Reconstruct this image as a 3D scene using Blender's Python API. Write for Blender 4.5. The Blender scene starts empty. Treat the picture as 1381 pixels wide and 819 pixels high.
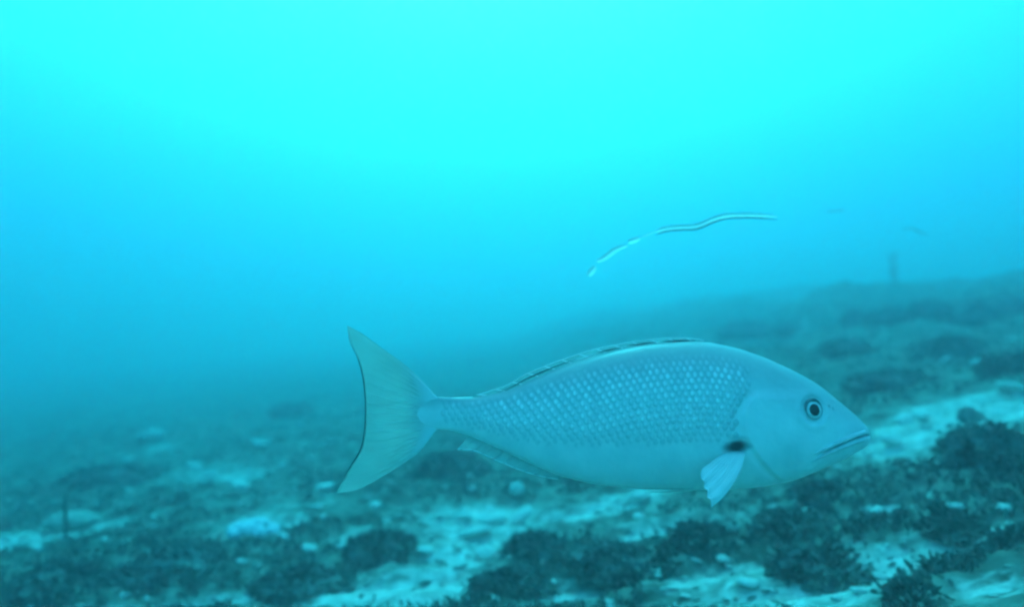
import bpy, math, random
import numpy as np
from mathutils import Vector, Matrix

R = math.radians
scene = bpy.context.scene
col = scene.collection

# ------------------------------------------------------------------ camera
CAM_H = 0.80                      # camera height above the seabed straight ahead
HFOV = R(75)
PITCH = R(1.3)
W, H = 1381.0, 819.0
FPX = (W / 2) / math.tan(HFOV / 2)
cam_data = bpy.data.cameras.new('camera')
cam = bpy.data.objects.new('camera', cam_data)
col.objects.link(cam)
cam.location = (0, 0, CAM_H)
cam.rotation_euler = (math.pi / 2 + PITCH, 0, 0)
cam_data.sensor_width = 36
cam_data.angle = HFOV
cam_data.clip_start = 0.02
cam_data.clip_end = 400
cam_data.dof.use_dof = True
cam_data.dof.focus_distance = 0.97
cam_data.dof.aperture_fstop = 1.6
scene.camera = cam

# ------------------------------------------------------------------ sky and sun
SUN_EL, SUN_AZ = R(54), R(-4)
world = bpy.data.worlds.new('World')
scene.world = world
world.use_nodes = True
wn = world.node_tree
sky = wn.nodes.new('ShaderNodeTexSky')
sky.sky_type = 'NISHITA'
sky.sun_disc = False
sky.sun_elevation = SUN_EL
sky.sun_rotation = SUN_AZ
bg = wn.nodes['Background']
wn.links.new(sky.outputs[0], bg.inputs[0])
bg.inputs[1].default_value = 0.15
sun_data = bpy.data.lights.new('sun', 'SUN')
sun_data.energy = 0.9
sun_data.angle = R(12)
sun_data.color = (1.0, 0.96, 0.9)
sun = bpy.data.objects.new('sun', sun_data)
col.objects.link(sun)
sdir = Vector((math.sin(SUN_AZ) * math.cos(SUN_EL), math.cos(SUN_AZ) * math.cos(SUN_EL), math.sin(SUN_EL)))
sun.rotation_euler = sdir.to_track_quat('Z', 'Y').to_euler()
sun.location = (0, 3, 8)

vs = scene.view_settings
vs.view_transform = 'Standard'
vs.look = 'None'
vs.gamma = 1
vs.use_curve_mapping = False
vs.exposure = 1.85
scene.cycles.use_denoising = True
scene.cycles.volume_bounces = 7
scene.cycles.max_bounces = 9
scene.cycles.filter_width = 2.4

# ------------------------------------------------------------------ water body numbers
WATER_TOP = 10.0
DENSITY = 0.5
SCATTER = (0.40, 0.205, 0.222)
ABSORB = (0.078, 0.85, 0.888)
ANISO = 0.86

rng = np.random.default_rng(7)
random.seed(7)

# ================================================================== helpers
def link(o, parent=None):
    col.objects.link(o)
    if parent is not None:
        o.parent = parent
    return o

def tag(o, label=None, category=None, group=None, kind=None):
    if label: o['label'] = label
    if category: o['category'] = category
    if group: o['group'] = group
    if kind: o['kind'] = kind
    return o

def empty(name, loc):
    o = bpy.data.objects.new(name, None)
    o.empty_display_size = 0.05
    o.location = loc
    return link(o)

def mesh(name, verts, faces, mat, smooth=True):
    me = bpy.data.meshes.new(name)
    me.from_pydata([tuple(map(float, v)) for v in verts], [], [tuple(int(i) for i in f) for f in faces])
    if smooth:
        me.polygons.foreach_set('use_smooth', [True] * len(me.polygons))
    if mat: me.materials.append(mat)
    me.update()
    return me

def quick_mesh(name, V, F, mat, smooth=True):
    """numpy verts (n,3), faces (m,k) all of one size"""
    me = bpy.data.meshes.new(name)
    V = np.ascontiguousarray(V, dtype=np.float32); F = np.ascontiguousarray(F, dtype=np.int32)
    m, k = F.shape
    me.vertices.add(len(V)); me.vertices.foreach_set('co', V.ravel())
    me.loops.add(m * k); me.loops.foreach_set('vertex_index', F.ravel())
    me.polygons.add(m)
    me.polygons.foreach_set('loop_start', np.arange(0, m * k, k, dtype=np.int32))
    me.polygons.foreach_set('loop_total', np.full(m, k, dtype=np.int32))
    if smooth: me.polygons.foreach_set('use_smooth', np.ones(m, dtype=bool))
    me.update(calc_edges=True)
    me.validate()
    if mat: me.materials.append(mat)
    return me

def attr(me, name, values):
    a = me.attributes.new(name, 'FLOAT', 'POINT')
    a.data.foreach_set('value', np.asarray(values, dtype=np.float32).ravel())

def grid_faces(nu, nv, wrap_v=False):
    i = np.arange(nu - 1)[:, None]; j = np.arange(nv if wrap_v else nv - 1)[None, :]
    j2 = (j + 1) % nv
    a = i * nv + j; b = i * nv + j2; c = (i + 1) * nv + j2; d = (i + 1) * nv + j
    return np.stack([a, b, c, d], -1).reshape(-1, 4)

_perm = rng.random((256, 256))
def vnoise(x, y):
    xi = np.floor(x).astype(int); yi = np.floor(y).astype(int)
    fx = x - xi; fy = y - yi
    fx = fx * fx * (3 - 2 * fx); fy = fy * fy * (3 - 2 * fy)
    g = lambda a, b: _perm[a & 255, b & 255]
    return (g(xi, yi) * (1 - fx) + g(xi + 1, yi) * fx) * (1 - fy) + (g(xi, yi + 1) * (1 - fx) + g(xi + 1, yi + 1) * fx) * fy
def fbm(x, y, o=4):
    s = 0; a = 0.5; t = 0
    for k in range(o):
        s = s + a * vnoise(x * 2 ** k + 17.3 * k, y * 2 ** k + 9.1 * k); t += a; a *= 0.5
    return s / t
def sstep(a, b, x):
    t = np.clip((x - a) / (b - a), 0, 1)
    return t * t * (3 - 2 * t)

def ray(px, py):
    """direction of the view through a point of the photograph, as a world vector with y=1"""
    v = Vector(((px - W / 2) / FPX, (H / 2 - py) / FPX, -1.0))
    v = Matrix.Rotation(math.pi / 2 + PITCH, 3, 'X') @ v
    return v / v.y
def at(px, py, y):
    return Vector((0, 0, CAM_H)) + ray(px, py) * y

# ================================================================== materials
def new_mat(name):
    m = bpy.data.materials.new(name); m.use_nodes = True
    nt = m.node_tree
    b = nt.nodes['Principled BSDF']
    return m, nt, b
def N(nt, t, **kw):
    n = nt.nodes.new(t)
    for k, v in kw.items(): setattr(n, k, v)
    return n
def noise_color(nt, scale, c1, c2, lo=0.35, hi=0.65, detail=6):
    co = N(nt, 'ShaderNodeTexCoord')
    n = N(nt, 'ShaderNodeTexNoise'); n.inputs['Scale'].default_value = scale; n.inputs['Detail'].default_value = detail
    nt.links.new(co.outputs['Object'], n.inputs['Vector'])
    r = N(nt, 'ShaderNodeValToRGB')
    r.color_ramp.elements[0].position = lo; r.color_ramp.elements[0].color = (*c1, 1)
    r.color_ramp.elements[1].position = hi; r.color_ramp.elements[1].color = (*c2, 1)
    nt.links.new(n.outputs['Fac'], r.inputs['Fac'])
    return n, r
def simple(name, c1, c2, scale=30, rough=0.8, bump=0.3, dist=0.004):
    m, nt, b = new_mat(name)
    n, r = noise_color(nt, scale, c1, c2)
    nt.links.new(r.outputs['Color'], b.inputs['Base Color'])
    b.inputs['Roughness'].default_value = rough
    b.inputs['Specular IOR Level'].default_value = 0.2
    if bump:
        bm = N(nt, 'ShaderNodeBump'); bm.inputs['Strength'].default_value = bump; bm.inputs['Distance'].default_value = dist
        nt.links.new(n.outputs['Fac'], bm.inputs['Height']); nt.links.new(bm.outputs['Normal'], b.inputs['Normal'])
    return m

M = {}
# seabed: pale sand in patches between dark algal turf (attribute "sand" says where which lies)
m, nt, b = new_mat('seabed_material')
a = N(nt, 'ShaderNodeAttribute', attribute_name='sand')
n1, r1 = noise_color(nt, 22, (0.40, 0.40, 0.34), (0.76, 0.75, 0.67))
n2, r2 = noise_color(nt, 9, (0.075, 0.085, 0.065), (0.31, 0.31, 0.25), 0.32, 0.72)
n3 = N(nt, 'ShaderNodeTexNoise'); n3.inputs['Scale'].default_value = 38; n3.inputs['Detail'].default_value = 4
co = N(nt, 'ShaderNodeTexCoord'); mp = N(nt, 'ShaderNodeMapping'); mp.inputs['Scale'].default_value = (0.45, 1.0, 1.0); nt.links.new(co.outputs['Object'], mp.inputs['Vector']); nt.links.new(mp.outputs[0], n3.inputs['Vector'])
ad = N(nt, 'ShaderNodeMath', operation='MULTIPLY_ADD'); ad.inputs[1].default_value = 1.9; ad.inputs[2].default_value = -0.98
nt.links.new(n3.outputs['Fac'], ad.inputs[0])
sm = N(nt, 'ShaderNodeMath', operation='ADD'); nt.links.new(a.outputs['Fac'], sm.inputs[0]); nt.links.new(ad.outputs[0], sm.inputs[1])
mr = N(nt, 'ShaderNodeMapRange', interpolation_type='SMOOTHSTEP'); mr.inputs['From Min'].default_value = 0.3; mr.inputs['From Max'].default_value = 1.0
nt.links.new(sm.outputs[0], mr.inputs['Value'])
mx = N(nt, 'ShaderNodeMix', data_type='RGBA')
nt.links.new(mr.outputs[0], mx.inputs['Factor']); nt.links.new(r2.outputs['Color'], mx.inputs['A']); nt.links.new(r1.outputs['Color'], mx.inputs['B'])
nt.links.new(mx.outputs['Result'], b.inputs['Base Color'])
b.inputs['Roughness'].default_value = 0.9; b.inputs['Specular IOR Level'].default_value = 0.1
bm = N(nt, 'ShaderNodeBump'); bm.inputs['Strength'].default_value = 0.5; bm.inputs['Distance'].default_value = 0.012
nt.links.new(n3.outputs['Fac'], bm.inputs['Height']); nt.links.new(bm.outputs['Normal'], b.inputs['Normal'])
M['seabed'] = m
M['rock'] = simple('dark_rock', (0.075, 0.085, 0.085), (0.25, 0.25, 0.225), 14, 0.9, 0.6, 0.01)
M['algae'] = simple('algae_material', (0.08, 0.09, 0.08), (0.26, 0.26, 0.215), 6, 0.9, 0)
M['rubble'] = simple('pale_rubble', (0.50, 0.49, 0.43), (0.78, 0.77, 0.70), 40, 0.75, 0.4, 0.003)
M['rubble_dull'] = simple('dull_rubble', (0.22, 0.23, 0.19), (0.50, 0.49, 0.42), 40, 0.85, 0.4, 0.003)
M['coral'] = simple('pale_coral', (0.60, 0.65, 0.67), (0.80, 0.83, 0.84), 60, 0.8, 0.5, 0.004)
M['stalk'] = simple('dark_stalk', (0.02, 0.025, 0.02), (0.06, 0.06, 0.045), 20, 0.9, 0.3)
M['strand_dark'] = simple('strand_dark', (0.02, 0.03, 0.035), (0.05, 0.06, 0.06), 20, 0.6, 0)

# fish skin
m, nt, b = new_mat('fish_skin')
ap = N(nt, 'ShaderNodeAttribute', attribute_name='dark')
ab = N(nt, 'ShaderNodeAttribute', attribute_name='back')
n, r = noise_color(nt, 22, (0.72, 0.74, 0.75), (0.88, 0.88, 0.88), 0.3, 0.7)
mb = N(nt, 'ShaderNodeMix', data_type='RGBA'); mb.inputs['B'].default_value = (0.33, 0.40, 0.39, 1)
nt.links.new(ab.outputs['Fac'], mb.inputs['Factor']); nt.links.new(r.outputs['Color'], mb.inputs['A'])
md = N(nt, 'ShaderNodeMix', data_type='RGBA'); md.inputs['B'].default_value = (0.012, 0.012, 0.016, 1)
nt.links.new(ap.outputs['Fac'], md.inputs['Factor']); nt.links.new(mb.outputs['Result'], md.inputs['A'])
nt.links.new(md.outputs['Result'], b.inputs['Base Color'])
b.inputs['Roughness'].default_value = 0.40; b.inputs['Specular IOR Level'].default_value = 0.5
nb_ = N(nt, 'ShaderNodeTexNoise'); nb_.inputs['Scale'].default_value = 90; nb_.inputs['Detail'].default_value = 5
cb_ = N(nt, 'ShaderNodeTexCoord'); nt.links.new(cb_.outputs['Object'], nb_.inputs['Vector'])
bb_ = N(nt, 'ShaderNodeBump'); bb_.inputs['Strength'].default_value = 0.25; bb_.inputs['Distance'].default_value = 0.003
nt.links.new(nb_.outputs['Fac'], bb_.inputs['Height']); nt.links.new(bb_.outputs['Normal'], b.inputs['Normal'])
M['skin'] = m
# scales: pale spot in the middle of each, with its glint painted in (attribute "spot")
m, nt, b = new_mat('fish_scale')
ap = N(nt, 'ShaderNodeAttribute', attribute_name='spot'); ab = N(nt, 'ShaderNodeAttribute', attribute_name='back')
m0 = N(nt, 'ShaderNodeMix', data_type='RGBA'); m0.inputs['A'].default_value = (0.52, 0.55, 0.57, 1); m0.inputs['B'].default_value = (0.33, 0.40, 0.39, 1)
nt.links.new(ab.outputs['Fac'], m0.inputs['Factor'])
mx = N(nt, 'ShaderNodeMix', data_type='RGBA'); mx.inputs['B'].default_value = (0.97, 0.98, 0.98, 1)
nt.links.new(m0.outputs['Result'], mx.inputs['A'])
nt.links.new(ap.outputs['Fac'], mx.inputs['Factor']); nt.links.new(mx.outputs['Result'], b.inputs['Base Color'])
b.inputs['Roughness'].default_value = 0.35; b.inputs['Metallic'].default_value = 0.15
M['scale'] = m
# fins let light through
def fin_mat(name, c, clear, through=0.5):
    m, nt, b = new_mat(name)
    n, r = noise_color(nt, 25, tuple(x * 0.85 for x in c), c, 0.3, 0.7)
    d = N(nt, 'ShaderNodeBsdfDiffuse'); t = N(nt, 'ShaderNodeBsdfTranslucent'); p = N(nt, 'ShaderNodeBsdfTransparent')
    nt.links.new(r.outputs['Color'], d.inputs['Color']); nt.links.new(r.outputs['Color'], t.inputs['Color'])
    m1 = N(nt, 'ShaderNodeMixShader'); m1.inputs[0].default_value = through
    nt.links.new(d.outputs[0], m1.inputs[1]); nt.links.new(t.outputs[0], m1.inputs[2])
    m2 = N(nt, 'ShaderNodeMixShader'); m2.inputs[0].default_value = clear
    nt.links.new(m1.outputs[0], m2.inputs[1]); nt.links.new(p.outputs[0], m2.inputs[2])
    nt.links.new(m2.outputs[0], nt.nodes['Material Output'].inputs['Surface'])
    nt.nodes.remove(b)
    return m
M['tail'] = fin_mat('tail_fin_material', (0.76, 0.77, 0.69), 0.36, 0.35)
nt = M['tail'].node_tree                       # near its root the fin is covered by skin
ua = N(nt, 'ShaderNodeAttribute', attribute_name='root')
for nd in [q for q in nt.nodes if q.type == 'MIX_SHADER']:
    mu = N(nt, 'ShaderNodeMath', operation='MULTIPLY_ADD'); f0_ = nd.inputs[0].default_value
    mu.inputs[1].default_value = -f0_; mu.inputs[2].default_value = f0_
    nt.links.new(ua.outputs['Fac'], mu.inputs[0]); nt.links.new(mu.outputs[0], nd.inputs[0])
mc = N(nt, 'ShaderNodeMix', data_type='RGBA'); mc.inputs['B'].default_value = (0.76, 0.78, 0.79, 1)
nt.links.new(ua.outputs['Fac'], mc.inputs['Factor'])
rampn = [q for q in nt.nodes if q.type == 'VALTORGB'][0]
nt.links.new(rampn.outputs['Color'], mc.inputs['A'])
for q in nt.nodes:
    if q.type in ('BSDF_DIFFUSE', 'BSDF_TRANSLUCENT'): nt.links.new(mc.outputs['Result'], q.inputs['Color'])
M['fin'] = fin_mat('fin_material', (0.95, 0.96, 0.94), 0.02, 0.25)
M['fin_thin'] = fin_mat('thin_fin_material', (0.70, 0.72, 0.70), 0.5)
M['strand_pale'] = fin_mat('strand_pale', (1.0, 1.0, 0.98), 0.0, 0.92)
M['fin_ray'] = simple('fin_ray_material', (0.72, 0.74, 0.72), (0.85, 0.86, 0.85), 30, 0.5, 0)
M['tail_ray'] = fin_mat('tail_ray_material', (0.84, 0.85, 0.80), 0.1, 0.2)
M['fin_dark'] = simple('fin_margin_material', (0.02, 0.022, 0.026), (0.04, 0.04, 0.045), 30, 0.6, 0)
M['lip'] = simple('lip_material', (0.55, 0.57, 0.58), (0.68, 0.69, 0.70), 60, 0.45, 0)
M['iris'] = simple('iris_material', (0.55, 0.57, 0.58), (0.95, 0.96, 0.96), 160, 0.35, 0)
M['pupil'] = simple('pupil_material', (0.002, 0.002, 0.004), (0.006, 0.006, 0.008), 80, 0.25, 0)
M['lid'] = simple('eye_rim_material', (0.16, 0.17, 0.18), (0.24, 0.25, 0.26), 80, 0.5, 0)

# ================================================================== seabed
# pale sand patches: place in the photograph (turned into a place on the ground), half sizes in metres along x and y, strength
def base_ground(x, y):
    x = np.asarray(x, float); y = np.asarray(y, float)
    xp = np.maximum(x, 0)
    z = np.where(x < 0, 0.085 * x, 0.03 * x + 1.02 * (1 - np.exp(-(xp / 3.0) ** 1.3)))
    z = z + 0.02 * np.minimum(np.maximum(y - 3.2, 0), 9) * sstep(-0.5, 3.5, x)
    z = z + (0.55 * (fbm(x * 0.8 + 31, y * 0.8 + 7, 3) - 0.5) + 0.26 * (fbm(x * 2.1 + 3, y * 2.1, 2) - 0.5)) * sstep(3.2, 6.0, y) * sstep(-2.0, 1.5, x)
    z = z + 0.22 * (fbm(x * 0.35 + 5, y * 0.35 + 3, 3) - 0.5) * sstep(0.8, 3.0, np.hypot(x, y))
    return z
def hit(px, py):
    d = ray(px, py)
    y = 0.6
    while y < 28:
        z = CAM_H + d.z * y
        if z <= float(base_ground(d.x * y, y)): break
        y += 0.01 + 0.003 * y
    return d.x * y, y
PATCH = [(1255, 572, .26, .20, 1.0), (1345, 545, .26, .18, .95), (1185, 598, .12, .10, .8), (640, 700, .22, .16, 1.0), (655, 735, .20, .12, 1.0),
         (560, 785, .24, .12, .95), (500, 800, .25, .08, .8), (1060, 785, .22, .12, 1.0), (1130, 800, .15, .06, .7), (1235, 745, .17, .06, .9),
         (1340, 715, .14, .05, .9), (1345, 785, .11, .06, 1.0), (90, 715, .26, .16, 1.0), (10, 735, .14, .10, 1.0), (280, 808, .40, .03, .8),
         (850, 668, .24, .16, .8), (880, 715, .12, .08, .7), (400, 690, .25, .2, .5), (265, 640, .35, .25, .55), (350, 710, .16, .12, .7),
         (1195, 690, .16, .06, .6), (1000, 690, .3, .06, .35), (470, 725, .12, .08, .6), (720, 800, .3, .06, .5), (930, 780, .12, .06, .6),
         (60, 690, .2, .1, .4), (1010, 445, .12, .12, .8), (1080, 450, .09, .1, .8), (1170, 478, .1, .1, .7), (1290, 485, .14, .09, .7), (1370, 455, .08, .1, .7), (1110, 520, .1, .1, .8), (330, 640, .14, .16, .9), (215, 605, .2, .2, .7), (430, 600, .3, .3, .6), (1020, 700, .14, .05, .8), (800, 690, .12, .06, .8), (780, 800, .1, .04, .8), (150, 790, .12, .05, .8), (1130, 560, .3, .2, .35), (1050, 440, .3, .2, .3)]
PATCH = [(*hit(a, b_), c, d, e) for a, b_, c, d, e in PATCH]
def sand_mask(x, y):
    s = 0.62 * (fbm(x * 1.1 + 40, y * 2.0 + 11, 4) - 0.47) * 3 * 0.5
    wob = 1.05 * (fbm(x * 4.5 + 3, y * 9 + 8, 4) - 0.52)
    for cx, cy, rx, ry, e in PATCH:
        q = ((x - cx) / rx) ** 2 + ((y - cy) / ry) ** 2
        s = s + e * np.exp(-q * 0.9)
    return np.clip(s + wob, -0.2, 1.2)
def ground(x, y):
    x = np.asarray(x, float); y = np.asarray(y, float)
    s = np.clip(sand_mask(x, y), 0, 1)
    turf = 0.16 * sstep(2.6, 4.5, y) * (fbm(x * 1.7 + 2, y * 1.7, 3) - 0.5) + 0.085 * (fbm(x * 4, y * 4, 4) - 0.35) + 0.05 * (fbm(x * 15 + 7, y * 15, 3) - 0.5)
    ripple = 0.012 * np.sin(x * 6 + y * 38 + 5 * fbm(x * 2, y * 2, 2)) + 0.018 * (fbm(x * 9, y * 9, 3) - .5)
    near = sstep(0.9, 1.6, np.hypot(x, y))
    return base_ground(x, y) + near * (turf * (1 - s) + ripple * s - 0.02 * s)

def hit_ground(px, py):
    d = ray(px, py)
    yy = np.concatenate([np.arange(0.9, 6, 0.006), np.arange(6, 28, 0.04)])
    below = (CAM_H + d.z * yy) <= ground(d.x * yy, yy)
    y = float(yy[np.argmax(below)]) if below.any() else 12.0
    return d.x * y, y

def axis(lo, hi, fine_lo, fine_hi, step, grow):
    mid = list(np.arange(fine_lo, fine_hi, step))
    up = [mid[-1]]; s = step
    while up[-1] < hi: s *= grow; up.append(up[-1] + s)
    dn = [mid[0]]; s = step
    while dn[-1] > lo: s *= grow; dn.append(dn[-1] - s)
    return np.array(sorted(set(dn[1:][::-1] + mid + up[1:])))
gx = axis(-30, 30, -2.6, 3.2, 0.016, 1.035)
gy = axis(-8, 30, 1.5, 4.2, 0.014, 1.03)
GX, GY = np.meshgrid(gx, gy, indexing='ij')
GZ = ground(GX, GY)
V = np.stack([GX, GY, GZ], -1).reshape(-1, 3)
F = grid_faces(len(gx), len(gy))[:, ::-1]
gm = quick_mesh('seabed', V, F, M['seabed'])
attr(gm, 'sand', sand_mask(GX, GY))
tag(link(bpy.data.objects.new('seabed', gm)), 'rolling seabed of dark algal turf with pale sand patches', 'seabed', kind='structure')

# ================================================================== rocks and rubble
def ico(sub):
    import bmesh
    bm_ = bmesh.new(); bmesh.ops.create_icosphere(bm_, subdivisions=sub, radius=1)
    v = np.array([v.co[:] for v in bm_.verts]); f = np.array([[q.index for q in p.verts] for p in bm_.faces])
    bm_.free(); return v, f
ICO = {k: ico(k) for k in (2, 3, 4, 5)}
def lump(v, seed, amt, freq):
    """push the points of a ball in and out by smooth 3-d noise"""
    o = seed * 13.7
    n = (fbm(v[:, 0] * freq + o, v[:, 1] * freq + o * .3, 4) + fbm(v[:, 1] * freq + o * .7, v[:, 2] * freq + 3 + o, 4) + fbm(v[:, 2] * freq + o * .2, v[:, 0] * freq + 9 + o, 4)) / 3 - 0.5
    return v * (1 + amt * n * 2)[:, None]

def blades(points, normals, lo, hi, width, per, spread, seed):
    """curved leaf blades, one quad strip of two quads each, joined"""
    g = np.random.default_rng(seed)
    P = np.repeat(points, per, 0); Nn = np.repeat(normals, per, 0); n = len(P)
    P = P + g.normal(0, 1, (n, 3)) * spread * np.array([1, 1, 0.1])
    d = Nn + g.normal(0, 0.55, (n, 3)); d /= np.linalg.norm(d, axis=1)[:, None]
    L = g.uniform(lo, hi, n)[:, None]
    side = np.cross(d, g.normal(0, 1, (n, 3))); side /= np.linalg.norm(side, axis=1)[:, None]
    w = side * (width * g.uniform(0.6, 1.4, n))[:, None]
    bend = g.normal(0, 0.35, (n, 3)); bend[:, 2] -= 0.15
    p0 = P - d * 0.006; p1 = P + d * L * 0.55 + bend * L * 0.15; p2 = P + d * L + bend * L * 0.5
    Vv = np.stack([p0 - w * .5, p0 + w * .5, p1 - w, p1 + w, p2 - w * .25, p2 + w * .25], 1).reshape(-1, 3)
    k = np.arange(n)[:, None] * 6
    Ff = np.concatenate([k + np.array([[0, 1, 3, 2]]), k + np.array([[2, 3, 5, 4]])])
    return Vv, Ff

# dark rocks with a coat of algae: (px, py of the foot, half width px, half height px, name, label)
ROCKS = [
 (512, 748, 44, 34, 'weedy_rock', 'dark rounded weedy rock on the seabed below the fish tail'),
 (724, 752, 36, 36, 'weedy_rock', 'dark upright weedy rock beside the pale sand under the fish belly'),
 (1350, 625, 52, 62, 'weedy_rock', 'large dark weedy rock at the right edge below the pale sand strip'),
 (1128, 662, 46, 26, 'weedy_rock', 'dark low rock on the seabed directly under the fish jaw'),
 (955, 738, 40, 27, 'weedy_rock', 'dark weedy rock just below the tip of the pectoral fin'),
 (1125, 775, 62, 34, 'weedy_rock', 'broad dark weedy rock between the two pale sand patches lower right'),
 (1238, 808, 30, 28, 'weedy_rock', 'small dark weedy rock at the bottom edge lower right'),
 (1312, 568, 17, 14, 'stone', 'small dark stone lying on the pale sand strip at right'),
 (245, 770, 80, 38, 'weedy_rock', 'broad dark weedy mound at lower left above the pale sand streak'),
 (60, 800, 56, 36, 'weedy_rock', 'dark weedy rock in the lower left corner'),
 (850, 772, 66, 34, 'weedy_rock', 'wide dark weedy rock right of bottom centre below the belly'),
 (700, 800, 60, 24, 'weedy_rock', 'low dark weedy rock at the bottom edge near centre'),
 (605, 640, 44, 34, 'weedy_rock', 'dark hazy rock behind the lower lobe of the tail fin'),
 (1235, 515, 66, 24, 'weedy_rock', 'dark hazy boulder on the slope right of the fish head'),
 (1345, 432, 58, 30, 'weedy_rock', 'hazy boulder on the skyline at the right edge'),
 (1262, 428, 34, 17, 'weedy_rock', 'hazy low rock on the skyline left of the boulder at the right edge'),
 (1155, 436, 17, 15, 'weedy_rock', 'small faint rock standing on the skyline above the fish head'),
 (392, 562, 30, 14, 'weedy_rock', 'faint far rock in the haze left of the tail fin'),
 (1295, 720, 36, 26, 'weedy_rock', 'dark weedy rock above the pale sand patch lower right'),
 (405, 800, 54, 26, 'weedy_rock', 'dark weedy rock at the bottom edge left of the sand patch'),
 (130, 650, 60, 30, 'weedy_rock', 'dark hazy weedy mound behind the pale sand patch at left'),
 (1080, 715, 46, 20, 'weedy_rock', 'low dark rock right of the pectoral fin'),
 (1010, 452, 40, 16, 'weedy_rock', 'faint low rock on the skyline above the back of the fish'),
 (1085, 436, 34, 14, 'weedy_rock', 'faint rock on the skyline straight above the fish eye'),
 (1205, 432, 30, 18, 'weedy_rock', 'faint rock at the foot of the upright smudge on the skyline'),
 (1300, 478, 44, 24, 'weedy_rock', 'hazy dark rock midway up the slope at right'),
 (1150, 478, 40, 18, 'weedy_rock', 'hazy low rock on the slope above the snout'),
 (1375, 500, 40, 26, 'weedy_rock', 'hazy dark rock at the right edge above the pale sand strip'),
]
for i, (px, py, rw, rh, nm, lab) in enumerate(ROCKS):
    x, y = hit_ground(px, py)
    dist = y
    sx = rw / FPX * dist; sz = rh / FPX * dist * (0.58 if py > 600 else 0.95); sy = sx * 0.85
    v, f = ICO[5 if py > 600 else 4]
    v = lump(v, i + 1, 0.75, 1.3); v = lump(v, i + 31, 0.28, 4.5)
    v = v * np.array([sx, sy, sz])
    v[:, 2] = v[:, 2] * 1.25 + sz * 0.12
    aa_ = np.linspace(0, 6.283, 12)
    zmin = float(np.min(ground(x + .7 * sx * np.cos(aa_), y + sy * .4 + .7 * sy * np.sin(aa_))))
    root = empty(nm, (x, y + sy * 0.4, zmin))
    root.rotation_euler[2] = 0
    me = quick_mesh('rock', v, f, M['rock'])
    body = link(bpy.data.objects.new('stone_body', me), root)
    tag(root, lab, 'rock', 'dark weedy rocks on the seabed')
    if nm == 'weedy_rock':
        g = np.random.default_rng(100 + i)
        nn = min(500, int(170 + 9000 * sx * sy))
        cand = np.where(v[:, 2] > sz * 0.1)[0]
        idx = g.choice(cand, min(nn, len(cand)), replace=False)
        nrm = v[idx] - np.array([0, 0, sz * .1]); nrm /= np.linalg.norm(nrm, axis=1)[:, None]
        bv, bf = blades(v[idx], nrm, 0.008, 0.024, 0.005, 5, 0.010, 200 + i)
        al = link(bpy.data.objects.new('algae_tuft', quick_mesh('algae_tuft', bv, bf, M['algae'], False)), root)
        al['kind'] = 'stuff'

# algal turf over the ground (nobody could count it)
n = 17000
ty = 1.5 + 7.5 * rng.random(n) ** 1.9
tx = (rng.random(n) * 2 - 1) * (ty * 0.86 + 0.3)
s = sand_mask(tx, ty)
keep = (s < 0.28 + 0.1 * rng.random(n)) & (fbm(tx * 2.2 + 60, ty * 2.2, 3) + 0.15 * rng.random(n) > 0.47)
tx, ty = tx[keep], ty[keep]
pts = np.stack([tx, ty, ground(tx, ty)], -1)
bv, bf = blades(pts, np.tile([0, 0, 1.0], (len(pts), 1)), 0.008, 0.026, 0.005, 6, 0.018, 5)
tag(link(bpy.data.objects.new('algal_turf', quick_mesh('algal_turf', bv, bf, M['algae'], False))), 'short dark algal turf covering the seabed', 'algae', kind='stuff')

# broken rubble, gravel and shell grit
n = 15000
qy = 1.5 + 7.5 * rng.random(n) ** 1.6
qx = (rng.random(n) * 2 - 1) * (qy * 0.86 + 0.3)
kp = fbm(qx * 1.7 + 80, qy * 2.6, 3) + 0.10 * rng.random(n) > 0.47
qx, qy = qx[kp], qy[kp]; n = len(qx)
oct_v = np.array([[1, 0, 0], [.3, .8, .1], [-.9, .3, 0], [-.4, -.8, .1], [.6, -.6, 0], [.1, 0, .7], [0, 0, -.5]])
oct_f = np.array([[0, 1, 5], [1, 2, 5], [2, 3, 5], [3, 4, 5], [4, 0, 5], [1, 0, 6], [2, 1, 6], [3, 2, 6], [4, 3, 6], [0, 4, 6]])
ang = rng.normal(0, 0.7, n); sc = (0.004 + 0.014 * rng.random(n) ** 2.5) * (0.5 + 0.5 * sstep(1.6, 3.0, qy))
ca, sa = np.cos(ang), np.sin(ang)
ov = oct_v[None] * (1 + 0.18 * np.clip(rng.normal(0, 1, (n, 7, 1)), -2, 2)) * np.stack([sc * rng.uniform(.9, 2.4, n), sc, sc * .55], -1)[:, None, :]
tl = rng.normal(0, 0.35, n)
oz = ov[..., 2] + ov[..., 0] * np.sin(tl)[:, None]
rv = np.stack([ov[..., 0] * ca[:, None] - ov[..., 1] * sa[:, None], ov[..., 0] * sa[:, None] + ov[..., 1] * ca[:, None], oz], -1)
rv = rv + np.stack([qx, qy, ground(qx, qy) + sc * .25], -1)[:, None, :]
ff = (np.arange(n)[:, None, None] * len(oct_v) + oct_f[None]).reshape(-1, 3)
m, nt, b = new_mat('rubble_carpet_material')
ta = N(nt, 'ShaderNodeAttribute', attribute_name='tone')
rp = N(nt, 'ShaderNodeValToRGB')
rp.color_ramp.elements[0].color = (0.05, 0.055, 0.045, 1); rp.color_ramp.elements[1].color = (0.80, 0.79, 0.72, 1)
e_ = rp.color_ramp.elements.new(0.6); e_.color = (0.24, 0.24, 0.19, 1)
nt.links.new(ta.outputs['Fac'], rp.inputs['Fac']); nt.links.new(rp.outputs['Color'], b.inputs['Base Color'])
b.inputs['Roughness'].default_value = 0.85; b.inputs['Specular IOR Level'].default_value = 0.15
cme = quick_mesh('rubble_carpet', rv.reshape(-1, 3), ff, m, False)
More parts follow.
